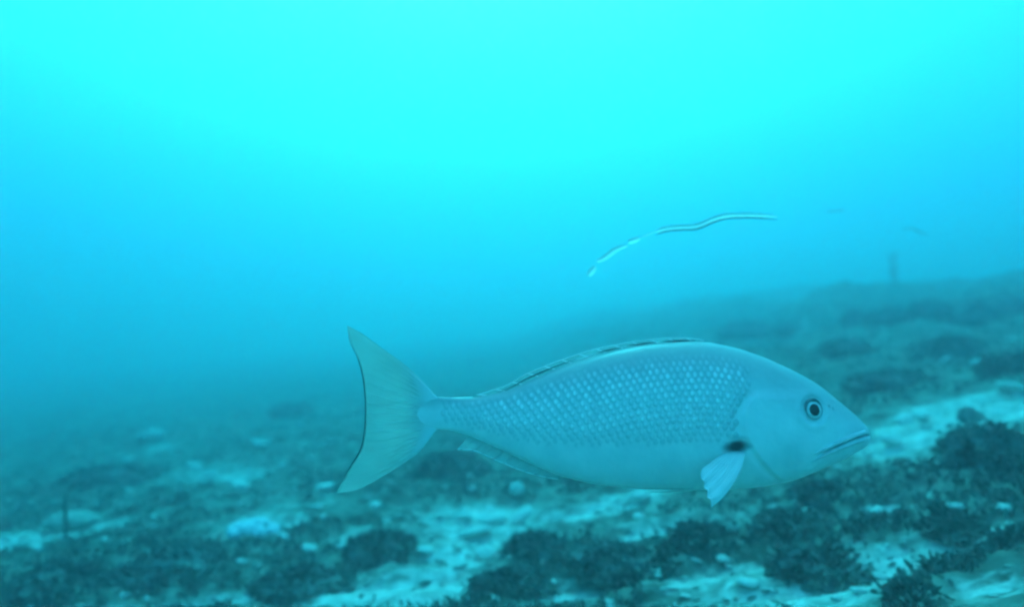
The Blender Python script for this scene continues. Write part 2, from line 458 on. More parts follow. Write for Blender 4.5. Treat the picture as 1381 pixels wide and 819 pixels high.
attr(cme, 'tone', np.repeat(np.clip(rng.random(n) ** 1.1, 0, 1), len(oct_v)))
tag(link(bpy.data.objects.new('rubble_carpet', cme)), 'broken rubble and shell grit strewn over the seabed', 'rubble', kind='stuff')

# single pale rubble fragments: a few shared shapes, every fragment an object of its own
SHAPES = []
for k in range(10):
    v, f = ICO[3]
    v = lump(v, 60 + k, 0.55, 1.6); v = lump(v, 90 + k, 0.25, 4)
    v = v * np.array([1.0, 0.5 + 0.3 * random.random(), 0.32 + 0.18 * random.random()])
    SHAPES.append([quick_mesh('rubble_fragment', v, f, M[q]) for q in ('rubble', 'rubble_dull')])
def region(px, py):
    if py < 470 and px > 900: return 'near the hazy skyline at right'
    if py < 560 and px > 900: return 'on the hazy slope behind the fish head'
    if py < 600: return 'on the hazy far seabed left of the tail'
    if px < 160: return 'on the seabed at the far left edge' if py > 680 else 'on the hazy seabed at the far left'
    if px < 320: return 'on the dark turf at left' if py < 700 else 'on the weedy mound at lower left'
    if px < 470: return 'beside the bluish coral clump left of the tail' if py < 750 else 'at the bottom edge left of the sand patch'
    if px < 620: return 'just under the tail fin' if py < 700 else 'around the sand patch below the tail'
    if px < 780: return 'under the anal fin' if py < 690 else 'beside the upright weedy rock below the belly'
    if px < 950: return 'on the seabed close under the fish belly' if py < 720 else 'around the wide dark rock below the belly'
    if px < 1150: return 'between the pectoral fin and the jaw on the seabed' if py < 720 else 'on the pale sand below the fish head'
    if py < 650: return 'on the pale sand strip right of the snout'
    return 'above the sand patch at lower right' if py < 730 else 'in the lower right corner'
def fragment(px, py, size_px, pale, flat=1.0):
    x, y = hit_ground(px, py)
    s_ = size_px / 2 / FPX * y
    o = bpy.data.objects.new('rubble_fragment', SHAPES[random.randrange(10)][0 if pale else 1])
    z = float(ground(x, y))
    o.location = (x, y, z + s_ * 0.12)
    o.scale = (s_, s_ * random.uniform(.8, 1.3), s_ * flat)
    o.rotation_euler = (random.uniform(-.25, .25), random.uniform(-.3, .3), random.gauss(0, 0.6))
    r_ = region(px, py)
    tag(link(o), ('tiny' if size_px < 9 else 'small' if size_px < 17 else 'fair-sized' if size_px < 27 else 'large flat') + (' white' if pale else ' dull grey') + ' rubble fragment lying ' + r_, 'rubble', 'rubble fragments ' + r_)
KNOWN = [(240, 663, 14), (172, 622, 20), (263, 631, 30), (285, 642, 22), (172, 662, 16), (325, 655, 26), (380, 628, 14), (352, 600, 24), (404, 572, 16),
         (75, 677, 10), (210, 700, 18), (205, 712, 14), (282, 708, 14), (192, 773, 22), (168, 805, 18), (202, 802, 22), (203, 746, 16), (328, 760, 18), (385, 727, 28), (418, 742, 24),
         (440, 658, 26), (430, 685, 18), (460, 740, 20), (545, 710, 14), (520, 705, 18), (505, 683, 22), (628, 688, 12), (633, 645, 16), (668, 660, 10), (705, 697, 34), (660, 688, 18),
         (735, 760, 18), (745, 788, 18), (680, 805, 22), (640, 805, 16), (575, 745, 24), (595, 698, 14), (860, 697, 18), (865, 672, 44), (1045, 687, 18), (1030, 706, 34), (1080, 693, 16), (1130, 632, 18),
         (1185, 692, 30), (1290, 685, 30), (1265, 627, 16), (1285, 626, 22), (1225, 630, 14), (1165, 608, 14), (1172, 615, 14), (1158, 600, 12), (1128, 526, 18), (1108, 478, 14), (1168, 483, 12), (1085, 438, 14), (1082, 449, 14),
         (1010, 441, 16), (1278, 487, 22), (1300, 412, 14), (1366, 460, 20), (1320, 490, 26), (1145, 455, 10), (1195, 457, 10), (1210, 497, 10), (1290, 480, 12), (1190, 783, 28), (1160, 800, 22), (1128, 810, 18), (925, 806, 14), (975, 756, 26), (1010, 790, 30),
         (1368, 712, 24), (1355, 690, 30), (985, 768, 16), (1205, 600, 34), (1310, 597, 22), (1220, 570, 40), (1240, 560, 30), (1365, 525, 40), (600, 660, 14), (1000, 735, 16), (940, 760, 14), (655, 748, 30), (640, 720, 40), (665, 705, 34), (625, 700, 30)]
for k, (px, py, sz) in enumerate(KNOWN):
    fragment(px, py, sz * random.uniform(.85, 1.15), True, random.uniform(.7, 1.0))
for k in range(170):
    px = random.uniform(-20, 1400); lo = 590 - 0.14 * px + (0 if px < 700 else -30)
    py = lo + (835 - lo) * random.random() ** 0.8
    dep = (py - 380) / 440
    fragment(px, py, random.uniform(5, 18) * (0.4 + 0.8 * dep), random.random() < 0.6, random.uniform(.6, 1.0))

# single pale things one can pick out
def pale_stone(px, py, rw, rh, name, label, mat, cat, amt=0.3, seed=3, point=None):
    x, y = hit_ground(px, py)
    s_ = rw / FPX * y
    v, f = ICO[4]
    v = lump(v, seed, amt, 1.6); v = lump(v, seed + 5, amt * .4, 5)
    if point:                                   # drawn out to a tip on one side
        t = np.clip(-v[:, 0], 0, None)
        v[:, 0] -= 0.75 * t ** 2; v[:, 2] *= (1 - 0.75 * np.clip(t, 0, 1)); v[:, 1] *= (1 - 0.6 * np.clip(t, 0, 1))
    h_ = rh / FPX * y
    v = v * np.array([s_, s_ * .8, h_]); v[:, 2] += h_ * .75
    o = bpy.data.objects.new(name, quick_mesh(name, v, f, M[mat]))
    o.location = (x, y, float(ground(x, y)))
    tag(link(o), label, cat)
pale_stone(206, 592, 15, 8, 'shell', 'pale shell with a pointed left end on the hazy seabed at left', 'rubble', 'shell', .2, 3, True)
pale_stone(697, 668, 10, 9, 'round_stone', 'small round white stone below the anal fin', 'rubble', 'stone', .12, 8)
pale_stone(1169, 593, 8, 9, 'round_stone', 'small blocky white stone just beyond the fish snout', 'rubble', 'stone', .25, 12)
pale_stone(95, 712, 34, 12, 'sand_coloured_stone', 'flat pale stone on the sand patch at left beside a thin stalk', 'rubble_dull', 'stone', .35, 15)
# bluish white coral knob cluster
x, y = hit_ground(342, 722)
cv = []; cf = []; off = 0
for k in range(46):
    v, f = ICO[2]
    a_ = random.random() * 6.283; r_ = 0.055 * math.sqrt(random.random()) * y / 2.2
    q = random.uniform(.010, .020) * y / 2.2
    c = np.array([r_ * 1.5 * math.cos(a_), r_ * math.sin(a_), 0.035 * (1 - (r_ / (0.06 * y / 2.2)) ** 2) * y / 2.2 + 0.008])
    cv.append(lump(v, k, .3, 2) * q + c); cf.append(f + off); off += len(v)
o = bpy.data.objects.new('coral', quick_mesh('coral', np.concatenate(cv), np.concatenate(cf), M['coral']))
o.location = (x, y, float(ground(x, y)) - 0.005)
tag(link(o), 'knobbly bluish white coral clump on the seabed left of the tail', 'coral')

# tubes
def tube(path, radii, sides=10, cap=True):
    P = [Vector(p) for p in path]; n = len(P); V = []; Fc = []
    for i in range(n):
        t = (P[min(i + 1, n - 1)] - P[max(i - 1, 0)]).normalized()
        a_ = t.cross(Vector((0, 1, 0)));
        if a_.length < 1e-3: a_ = t.cross(Vector((1, 0, 0)))
        a_.normalize(); b_ = t.cross(a_)
        rr = radii[i] if hasattr(radii, '__len__') else radii
        for k in range(sides):
            th = 2 * math.pi * k / sides
            V.append(P[i] + a_ * (math.cos(th) * rr) + b_ * (math.sin(th) * rr))
    for i in range(n - 1):
        for k in range(sides):
            k2 = (k + 1) % sides
            Fc.append((i * sides + k, i * sides + k2, (i + 1) * sides + k2, (i + 1) * sides + k))
    if cap:
        Fc.append(tuple(range(sides))[::-1]); Fc.append(tuple((n - 1) * sides + k for k in range(sides)))
    return V, Fc
def catmull(pts, m):
    pts = [np.asarray(p, float) for p in pts]
    q = [2 * pts[0] - pts[1]] + pts + [2 * pts[-1] - pts[-2]]
    out = []
    for i in range(1, len(q) - 2):
        for k in range(m):
            t = k / m
            out.append(0.5 * (2 * q[i] + (q[i + 1] - q[i - 1]) * t + (2 * q[i - 1] - 5 * q[i] + 4 * q[i + 1] - q[i + 2]) * t * t + (3 * q[i] - q[i - 1] - 3 * q[i + 1] + q[i + 2]) * t ** 3))
    out.append(pts[-1]); return np.array(out)

# thin stalks growing from the bottom
for px, py, top, rad, lab in [(88, 728, 662, 2.0, 'thin dark stalk rising from the pale sand patch at left'),
                              (1206, 424, 384, 4.5, 'faint dark upright stalk on the hazy skyline at right')]:
    x, y = hit_ground(px, py)
    if px > 1000: x, y = ray(px, py).x * 11.0, 11.0
    L_ = (py - top) / FPX * y
    p = [(0, 0, -0.02), (0.012 * L_, 0, L_ * .3), (-0.02 * L_, 0, L_ * .65), (0.03 * L_, 0.01, L_)]
    c = catmull(p, 6); n = len(c)
    rr = [rad / FPX * y * (1 - 0.6 * k / (n - 1)) * (1 + 0.2 * math.sin(k * 2.1)) for k in range(n)]
    root = empty('sea_whip', (x, y, float(ground(x, y))))
    v_, f_ = tube(c, rr); link(bpy.data.objects.new('stem', mesh('stem', v_, f_, M['stalk'])), root)
    c2 = np.array(c); nrm = np.tile([0., 0, 1], (n, 1))
    bv, bf = blades(c2[3:], nrm[3:], .02* L_ / .2, .05* L_ / .2, rad / FPX * y * .5, 3, rad / FPX * y * .5, 77)
    br = link(bpy.data.objects.new('branchlets', quick_mesh('branchlets', bv, bf, M['algae'], False)), root); br['kind'] = 'stuff'
    tag(root, lab, 'sea whip', 'thin stalks on the seabed')

# ================================================================== drifting strand in open water
def ribbon(path, half, name, mat, parent):
    # soft band, gently curled in section, standing on edge
    P = np.asarray(path); n_ = len(P); VV = []
    for i_ in range(n_):
        t = P[min(i_ + 1, n_ - 1)] - P[max(i_ - 1, 0)]; t = t / np.linalg.norm(t)
        up = np.array([-t[2], 0, t[0]]); h_ = half[i_] if hasattr(half, '__len__') else half
        for q in np.linspace(-1, 1, 7):
            VV.append(P[i_] + up * q * h_ + np.array([0, 1, 0]) * h_ * (0.8 * q * q))
    return link(bpy.data.objects.new(name, quick_mesh(name, np.array(VV), grid_faces(n_, 7), M[mat])), parent)
SD = 1.35
def sp(px, py, dy=0.0): return np.array(at(px, py, SD + dy))
root = empty('drifting_strand', at(930, 308, SD)); o0 = np.array(root.location)
main = catmull([sp(884, 312.5) - o0, sp(898, 308) - o0, sp(918, 306) - o0, sp(936, 305.5) - o0, sp(948, 302) - o0, sp(960, 296.5) - o0, sp(978, 291) - o0, sp(1000, 289.5) - o0, sp(1025, 290) - o0, sp(1049, 292) - o0], 8)
k = SD / FPX; n = len(main)
tp = np.minimum(1, np.minimum(np.arange(n) / 8 + .25, (n - 1 - np.arange(n)) / 10 + .2))
ribbon(main, 3.4 * k * tp, 'pale_back', 'strand_pale', root)
under = main - np.array([0, 0.0, 4.0 * k]); 
v_, f_ = tube(under, list(1.15 * k * tp)); link(bpy.data.objects.new('dark_underside', mesh('dark_underside', v_, f_, M['strand_dark'])), root)
M['strand_clear'] = fin_mat('strand_clear', (1.0, 1.0, 0.98), 0.05, 0.92)
for seg in ([(847, 326.5), (855, 324), (863, 321)], [(805, 352), (814, 348.5), (824, 341), (834, 335), (846, 331)], [(794, 372), (798, 366), (803, 360)], [(863, 321), (872, 317), (884, 312.5)]):
    c = catmull([sp(a_, b_, 0.01) - o0 for a_, b_ in seg], 6); n = len(c)
    w_ = 3.9
    w_ = 0.8 if seg[0][0] == 863 else (4.6 if seg[0][0] == 794 else w_)
    rr = [w_ * k * (0.45 + 0.55 * math.sin(math.pi * (j + .5) / n)) for j in range(n)]
    ribbon(c, rr, 'clear_segment', 'strand_clear', root)
tag(root, 'thin wavy white strand with a dark underside drifting in open water above the fish', 'strand')
for pts, lab in [([(1113, 285.5), (1126, 284.5), (1140, 283)], 'tiny faint dark wisp drifting just right of the white strand'),
                 ([(1216, 309), (1230, 308), (1240, 313), (1252, 317)], 'tiny faint dark wisp drifting far right of the white strand')]:
    Y = 2.6; c0 = at(*pts[0], Y)
    c = catmull([np.array(at(a_, b_, Y) - c0) for a_, b_ in pts], 5); n = len(c)
    rr = [0.9 * Y / FPX * (0.3 + 0.7 * math.sin(math.pi * (j + .5) / n)) for j in range(n)]
    v_, f_ = tube(c, rr, 8)
    o = link(bpy.data.objects.new('drifting_wisp', mesh('drifting_wisp', v_, f_, M['rubble_dull']))); o.location = c0
    tag(o, lab, 'wisp', 'drifting wisps')

# ================================================================== fish
FD = 0.98
K = FD / FPX                      # metres per photograph pixel at the fish
FX, FZ = 810.0, 560.0
fish = empty('fish', at(FX, FZ, FD))
tag(fish, 'large silvery scaled fish with forked tail swimming right above the seabed', 'fish')
def NB(px, py, d):                 # a point seen at (px, py) but lying d px nearer than the mid plane: its place on the fish
    q = 1 - d / FPX
    return W / 2 + (px - W / 2) * q, H / 2 + (py - H / 2) * q
def bend(X):                       # sideways sweep of the tail, metres (positive is away from the camera)
    t = np.clip((-X - 0.02) / 0.36, 0, None)
    return 0.012 * t ** 2
def L(px, py, d):                  # photograph px on the fish's own plane, d px away from the camera
    X = (np.asarray(px, float) - FX) * K
    return np.stack(np.broadcast_arrays(X, np.asarray(d, float) * K + bend(X), -(np.asarray(py, float) - FZ) * K), -1)
TOP = np.array([(556, 547), (575, 538.5), (588, 536.5), (610, 537), (644, 536), (684, 527.5), (694, 523.5), (714, 513.5), (743, 500.5), (766, 491), (800, 480), (826, 473.5), (860, 466.5), (889, 463), (932, 460.5), (958, 462.5), (998, 471.5), (1031, 483), (1064, 498), (1097, 516), (1113, 528), (1130, 542.5), (1150, 559), (1160, 568.5), (1167, 576.5), (1171, 587)])
BOT = np.array([(556, 568), (575, 577.5), (588, 580), (610, 582), (640, 591), (667, 603), (694, 615), (717, 626), (753, 641), (800, 652), (840, 656.5), (872, 658.5), (948, 659), (998, 657), (1031, 653.5), (1057, 648), (1077, 641), (1097, 633), (1123, 623), (1148, 610), (1160, 604), (1167, 599), (1171, 590)])
HW = np.array([(556, 0.8), (575, 2.7), (588, 4.8), (610, 9.0), (640, 14), (700, 23), (760, 33), (830, 41), (900, 46), (960, 48), (1010, 47.5), (1060, 43), (1100, 36), (1130, 29), (1150, 21.5), (1160, 17), (1167, 11), (1171, 2)])
HW[:, 1] *= np.interp(HW[:, 0], [556, 640, 800, 1172], [1, 1.05, 1.18, 1.12])
def smooth_interp(T):
    xs = np.linspace(T[0, 0], T[-1, 0], 1200); ys = np.interp(xs, T[:, 0], T[:, 1])
    ker = np.hanning(41); ker /= ker.sum()
    pad = np.concatenate([2 * ys[0] - ys[1:21][::-1], ys, 2 * ys[-1] - ys[-21:-1][::-1]])
    sm_ = np.convolve(pad, ker, 'valid')
    return lambda x: np.interp(x, xs, sm_)
ftop, fbot, fhw = smooth_interp(TOP), smooth_interp(BOT), smooth_interp(HW)
GILL = np.array([(520, 1030), (530, 1020), (545, 1006), (560, 999), (575, 999), (590, 1004), (605, 1012), (622, 1025), (640, 1042), (655, 1062)])
GILL = np.array([NB(x_, y_, 50)[::-1] for y_, x_ in GILL])
def gill_edge(py): return np.interp(py, GILL[:, 0], GILL[:, 1])
MOUTH = np.array([(1078, 624), (1090, 618), (1105, 609.5), (1120, 602), (1135, 595.5), (1148, 590.5), (1162, 587), (1174, 586)])
MOUTH = np.array([NB(x_, y_, float(fhw(x_)) * .85) for x_, y_ in MOUTH])
EX, EY = NB(1096, 554, 40)
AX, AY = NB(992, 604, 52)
def mouth_y(px): return np.interp(px, MOUTH[:, 0], MOUTH[:, 1])
def detail(px, py):
    """relief of the flank, px outward"""
    ge = gill_edge(py); inb = (py > 522) & (py < 652)
    d = px - ge
    fade = sstep(518, 535, py) * (1 - sstep(640, 655, py))
    r = fade * (2.8 * sstep(-4, 4, d) * (1 - sstep(25, 110, d)) - 1.3 * np.exp(-((d + 6) / 6.0) ** 2))
    pre = px - (ge + 42)
    r = r + fade * 0.6 * sstep(-9, 9, pre) * (1 - sstep(5, 50, pre))
    rr = np.hypot(px - EX, py - EY)
    r = r - 1.6 * np.exp(-((rr - 14.5) / 3.5) ** 2) + 1.2 * np.exp(-((rr - 21) / 5) ** 2)
    mo = np.where((px > 1072), np.exp(-((py - mouth_y(px)) / 1.6) ** 2), 0) * sstep(1074, 1092, px)
    r = r - 2.4 * mo
    ax = ((px - AX) / 17) ** 2 + ((py - AY) / 9) ** 2
    r = r - 3.0 * np.exp(-ax * 1.2)
    return r
def section(px, th):
    """point of the skin for station px and angle th (0 = widest on the far side, pi = near side)"""
    t, bo, hw = ftop(px), fbot(px), fhw(px)
    zw = t + (bo - t) * 0.56
    s_ = np.sin(th); c_ = np.cos(th)
    py = np.where(s_ > 0, zw - (zw - t) * np.abs(s_), zw + (bo - zw) * np.abs(s_))
    e = np.where(s_ > 0, 1.0, 0.85)
    d = hw * np.sign(c_) * np.abs(c_) ** e
    return py, d
def skin(px, th):
    py, d = section(px, th)
    dd = d + np.sign(d) * detail(px, py) * np.clip(np.abs(np.cos(th)) * 1.6, 0, 1)
    return py, dd
# surface look-up on the flank: sideways distance for a photograph point
def back_of(px, py): return 1 - sstep(-0.05, 0.5, (py - ftop(px)) / (fbot(px) - ftop(px)))
def flank(px, py):
    t, bo, hw = ftop(px), fbot(px), fhw(px); zw = t + (bo - t) * 0.56
    s_ = np.where(py < zw, (zw - py) / (zw - t), (py - zw) / (bo - zw)); s_ = np.clip(s_, 0, 0.999)
    c_ = np.sqrt(1 - s_ ** 2)
    return hw * c_ ** np.where(py < zw, 1.0, 0.85) + detail(px, py) * np.clip(c_ * 1.6, 0, 1)

st = np.concatenate([np.linspace(556, 980, 150), np.linspace(983, 1168, 150), [1169.3, 1170.3, 1170.9]])
th = np.concatenate([np.linspace(-math.pi / 2, math.pi / 2, 60, endpoint=False), np.linspace(math.pi / 2, 1.5 * math.pi, 150, endpoint=False)])
S_, T_ = np.meshgrid(st, th, indexing='ij')
PY, DD = skin(S_, T_)
V = L(S_, PY, DD).reshape(-1, 3)
F = grid_faces(len(st), len(th), True)
nV = len(V)
V = np.concatenate([V, L([555], [557.5], [0]), L([1171.2], [588], [0])])
nt_ = len(th); j = np.arange(nt_); j2 = (j + 1) % nt_
cap0 = np.stack([np.full(nt_, nV), j2, j, j], -1); cap1 = np.stack([np.full(nt_, nV + 1), (len(st) - 1) * nt_ + j, (len(st) - 1) * nt_ + j2, (len(st) - 1) * nt_ + j2], -1)
faces = [tuple(q) for q in F] + [tuple(q[:3]) for q in cap0] + [tuple(q[:3]) for q in cap1]
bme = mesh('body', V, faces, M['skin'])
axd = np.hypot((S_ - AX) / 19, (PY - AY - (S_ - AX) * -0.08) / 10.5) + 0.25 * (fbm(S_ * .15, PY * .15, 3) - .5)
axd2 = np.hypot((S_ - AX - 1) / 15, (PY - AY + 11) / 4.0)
dark = np.clip(np.maximum(1 - sstep(0.35, 1.2, axd), 0.35 * (1 - sstep(0.2, 1.3, axd2))), 0, 1) * (np.cos(T_) < 0)  # shade of the gap behind the pectoral fin base, painted into the skin
mo = np.exp(-((PY - mouth_y(S_)) / 1.3) ** 2) * sstep(1078, 1094, S_)
dark = np.maximum(dark, 0.75 * mo)
for nx_, ny_, nr_ in ((1117, 549, 1.7), (1123, 552.5, 1.3)):
    nx_, ny_ = NB(nx_, ny_, 32); dark = np.maximum(dark, 0.7 * np.exp(-(np.hypot(S_ - nx_, PY - ny_) / nr_) ** 2))
back = back_of(S_, PY)
back = np.maximum(back, 0.5 * sstep(1110, 1150, S_) * (PY < mouth_y(S_)))
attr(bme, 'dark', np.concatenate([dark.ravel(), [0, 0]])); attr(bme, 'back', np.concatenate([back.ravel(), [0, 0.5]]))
body = link(bpy.data.objects.new('body', bme), fish)

# scales
def scales(side):
    g = np.random.default_rng(11)
    VV = []; FF = []; SP = []; BK = []; off = 0
    fan_a = np.radians([90, 125, 155, 180, 205, 235, 270])
    for row in range(26):
        arc = 6 + row * 8.1                       # distance down the flank from the back line, px along the skin
        xs = np.arange(600, 1022, 8.7) + (row % 2) * 4.35
        for px in xs:
            # walk down the skin
            tt = np.linspace(math.pi / 2, 0, 60)
            py_, d_ = section(np.full(60, px), tt)
            seg = np.concatenate([[0], np.cumsum(np.hypot(np.diff(py_), np.diff(d_)))])
            if arc > seg[-1] + 16: continue
            if arc <= seg[-1]:
                py = float(np.interp(arc, seg, py_))
            else:
                py = float(py_[-1]) + (arc - seg[-1])
            if px < 690 and not (px < 650 or py < 560): pass
            if px > gill_edge(py) - 7 - 8 * max(0, (540 - py) / 60): continue
            frac = (py - ftop(px)) / (fbot(px) - ftop(px))
            if frac > 0.74 or frac < 0.07: continue
            if math.hypot((px - AX) / 24, (py - AY) / 14) < 1: continue
            fade = float(1 - sstep(0.5, 0.74, frac)) * float(sstep(0.05, 0.22, frac)) * float(sstep(612, 720, px) * .5 + .5)
            w_ = 6.0; h_ = 4.9
            lift = 0.12 + 1.0 * fade
            jx, jy = g.normal(0, .35, 2)
            cx, cy = px + jx, py + jy
            pts = []; sps = []
            low = 0.6 * float(sstep(0.5, 0.74, frac)); fade *= float(sstep(4, 34, gill_edge(py) - px)) * .85 + .15; tone = min(1, fade * g.uniform(.5, 1.1)); w_ *= g.uniform(.88, 1.1); h_ *= g.uniform(.88, 1.1)
            def add(x_, y_, r_, s__):
                dd = float(flank(np.array(x_), np.array(y_))) + r_
                pts.append(L(x_, y_, side * dd)); sps.append(s__)
            nf = len(fan_a)
            add(cx + w_ * .75, cy, -0.6, low)
            add(cx - w_ * .10, cy - .4, lift * 1.15 + g.normal(0, .12), tone)
            for a_ in fan_a:                       # inner ring, still inside the pale spot
                add(cx - w_ * .10 + w_ * math.cos(a_) * .36, cy - .4 - h_ * .55 * math.sin(a_), lift * 1.0, max(tone * .8, low))
            for a_ in fan_a:
                add(cx + w_ * math.cos(a_) * .8, cy - h_ * math.sin(a_), lift * (.2 + .25 * abs(math.cos(a_))), low)
            q = [(off, off + 2, off + 1), (off, off + 1, off + 1 + nf), (off, off + 2 + nf, off + 2), (off, off + 1 + nf, off + 1 + 2 * nf)]
            for k_ in range(nf - 1):
                a1, a2, b1, b2 = off + 2 + k_, off + 3 + k_, off + 2 + nf + k_, off + 3 + nf + k_
                q += [(off + 1, a1, a2), (a1, b1, a2), (a2, b1, b2)]
            FF += q if side > 0 else [t_[::-1] for t_ in q]
            BK += [float(back_of(cx, cy))] * len(pts)
            VV += pts; SP += sps; off += len(pts)
    me = mesh('scales', VV, FF, M['scale'])
    attr(me, 'spot', SP); attr(me, 'back', BK)
    o = link(bpy.data.objects.new('scales', me), fish); o['kind'] = 'stuff'
scales(-1); scales(1)

# fins as patches between four edges, with real thickness and ribbed by their rays
def coons(c0, c1, d0, d1):
    """c0,c1: (n,3) along u at v=0,1; d0,d1: (m,3) along v at u=0,1"""
    n, m = len(c0), len(d0)
    u = np.linspace(0, 1, n)[:, None, None]; v = np.linspace(0, 1, m)[None, :, None]
    return (1 - v) * c0[:, None] + v * c1[:, None] + (1 - u) * d0[None] + u * d1[None] - ((1 - u) * (1 - v) * c0[0] + (1 - u) * v * c1[0] + u * (1 - v) * d1[0] + u * v * c1[-1])
def resample(pts, n):
    c = catmull(pts, 12); s_ = np.concatenate([[0], np.cumsum(np.linalg.norm(np.diff(c, axis=0), axis=1))])
    t = np.linspace(0, s_[-1], n)
    return np.stack([np.interp(t, s_, c[:, k_]) for k_ in range(c.shape[1])], -1)
def fin(name, lower, upper, base, trail, mat, thick0, thick1, ribs, rib_amp, parent, nu=36, nv=110):
    P = coons(resample(lower, nu), resample(upper, nu), resample(base, nv), resample(trail, nv))   # px coords (x, y, depth)
    u = np.linspace(0, 1, nu)[:, None]; v = np.linspace(0, 1, nv)[None, :]
    t = (thick0 * (1 - u) + thick1 * u) * np.ones_like(v)
    t = t * (1 + rib_amp * np.cos(v * 2 * math.pi * ribs)) * np.clip(np.minimum(v, 1 - v) * 25 + 0.25, 0, 1)
    A = P.copy(); B = P.copy(); A[..., 2] -= t / 2; B[..., 2] += t / 2
    VA = L(A[..., 0], A[..., 1], A[..., 2]).reshape(-1, 3); VB = L(B[..., 0], B[..., 1], B[..., 2]).reshape(-1, 3)
    G = grid_faces(nu, nv); n = nu * nv
    rim = np.concatenate([np.arange(nv), np.arange(1, nu) * nv + nv - 1, (nu - 1) * nv + np.arange(nv - 2, -1, -1), np.arange(nu - 2, 0, -1) * nv])
    r2 = np.roll(rim, -1)
    R_ = np.stack([rim, rim + n, r2 + n, r2], -1)
    me = quick_mesh(name, np.concatenate([VA, VB]), np.concatenate([G[:, ::-1], G + n, R_]), M[mat])
    ur = np.repeat(1 - sstep(0.15, 0.6, np.linspace(0, 1, nu)), nv); attr(me, 'root', np.concatenate([ur, ur]))
    return link(bpy.data.objects.new(name, me), parent), P
def on_patch(P, u, v):
    nu, nv = P.shape[:2]
    a_ = np.clip(np.asarray(u) * (nu - 1), 0, nu - 1.001); b_ = np.clip(np.asarray(v) * (nv - 1), 0, nv - 1.001)
    i_, j_ = a_.astype(int), b_.astype(int); fa, fb = (a_ - i_)[..., None], (b_ - j_)[..., None]
    return P[i_, j_] * (1 - fa) * (1 - fb) + P[i_ + 1, j_] * fa * (1 - fb) + P[i_, j_ + 1] * (1 - fa) * fb + P[i_ + 1, j_ + 1] * fa * fb
def px_tube(pts, radii, name, mat, parent, sides=8):
    q = L(pts[:, 0], pts[:, 1], pts[:, 2])
    v_, f_ = tube(q, [r_ * K for r_ in radii], sides)
    return link(bpy.data.objects.new(name, mesh(name, v_, f_, M[mat])), parent)

# tail
tail, TP = fin('tail_fin',
    [(602, 576, 0), (590, 580, 0), (574, 601, 0), (562, 614, 0), (542, 628, 0), (512, 647, 0), (480, 663, 0), (452, 668, 0)],
    [(602, 541, 0), (590, 537, 0), (570, 515, 0), (546, 493, 0), (515, 471, 0), (487, 451, 0), (466, 440, 0)],
    [(602, 576, 0), (600, 558, 0), (602, 541, 0)],
    [(452, 668, 0), (463, 648, 0), (472, 631, 0), (484, 612, 0), (490, 590, 0), (492, 562, 0), (491, 530, 0), (487, 504, 0), (480, 482, 0), (470, 462, 0), (466, 440, 0)],
    'tail', 4.4, 0.9, 17, 0.05, fish)
vv = np.linspace(0.10, 0.94, 60)
mg = on_patch(TP, np.full(60, 1.0), vv)
px_tube(mg, [0.85 * (0.25 + 0.75 * min(1, k_ / 8, (59 - k_) / 14)) for k_ in range(60)], 'fin_margin', 'fin_dark', tail)
for k_ in range(17):
    v0 = 0.06 + 0.88 * k_ / 16
    uu = np.linspace(0.3, 0.97, 16)
    p = on_patch(TP, uu, np.full(16, v0)); p[:, 2] -= (4.4 * (1 - uu) + 0.9 * uu) / 2 - 0.35
    px_tube(p, list(np.concatenate([[0.15, 0.45], np.linspace(0.8, 0.45, 14)])), 'fin_ray', 'tail_ray' if 5 < k_ < 12 else 'tail', tail, 6)

# dorsal fin: low, folded along the back
bx = np.array([640, 660, 684, 700, 714, 743, 766, 800, 830, 860, 890, 930, 958])
fh = np.array([1, 3, 5.5, 8, 9, 8, 7, 7, 6, 5.5, 5.5, 4, 1])
base = [(x_, ftop(x_) + 3, 0.0) for x_ in bx[::-1]]
edge = [(x_ - 3, ftop(x_) - h_, -2.0) for x_, h_ in zip(bx[::-1], fh[::-1])]
dors, DP = fin('dorsal_fin', [base[0], tuple((np.array(base[0]) + np.array(edge[0])) / 2), edge[0]], [base[-1], tuple((np.array(base[-1]) + np.array(edge[-1])) / 2), edge[-1]], base, edge, 'fin_thin', 3.5, 1.2, 14, 0.25, fish, 8, 160)
px_tube(on_patch(DP, np.full(90, .98), np.linspace(0.02, .98, 90)), [0.9] * 90, 'fin_edge', 'fin_ray', dors, 6)
for k_ in range(13):
    v0 = 0.05 + 0.88 * k_ / 12
    uu = np.linspace(0.0, 1.05, 8); p = on_patch(DP, uu, np.clip(v0 + 0.045 * uu, 0, 1)); p[:, 2] -= 1.2
    px_tube(p, list(np.linspace(1.2, 0.4, 8)), 'spine', 'fin_ray', dors, 6)
for v0, v1 in ((0.06, 0.2), (0.22, 0.34), (0.36, 0.46), (0.55, 0.9)):  # dark tubes stand in for the shadow beneath the fin edge
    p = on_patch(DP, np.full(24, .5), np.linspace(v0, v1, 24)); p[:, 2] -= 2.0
    px_tube(p, [0.9 * math.sin(math.pi * (q_ + .6) / 24.5) + .1 for q_ in range(24)], 'fold_shade', 'fin_dark', dors, 6)

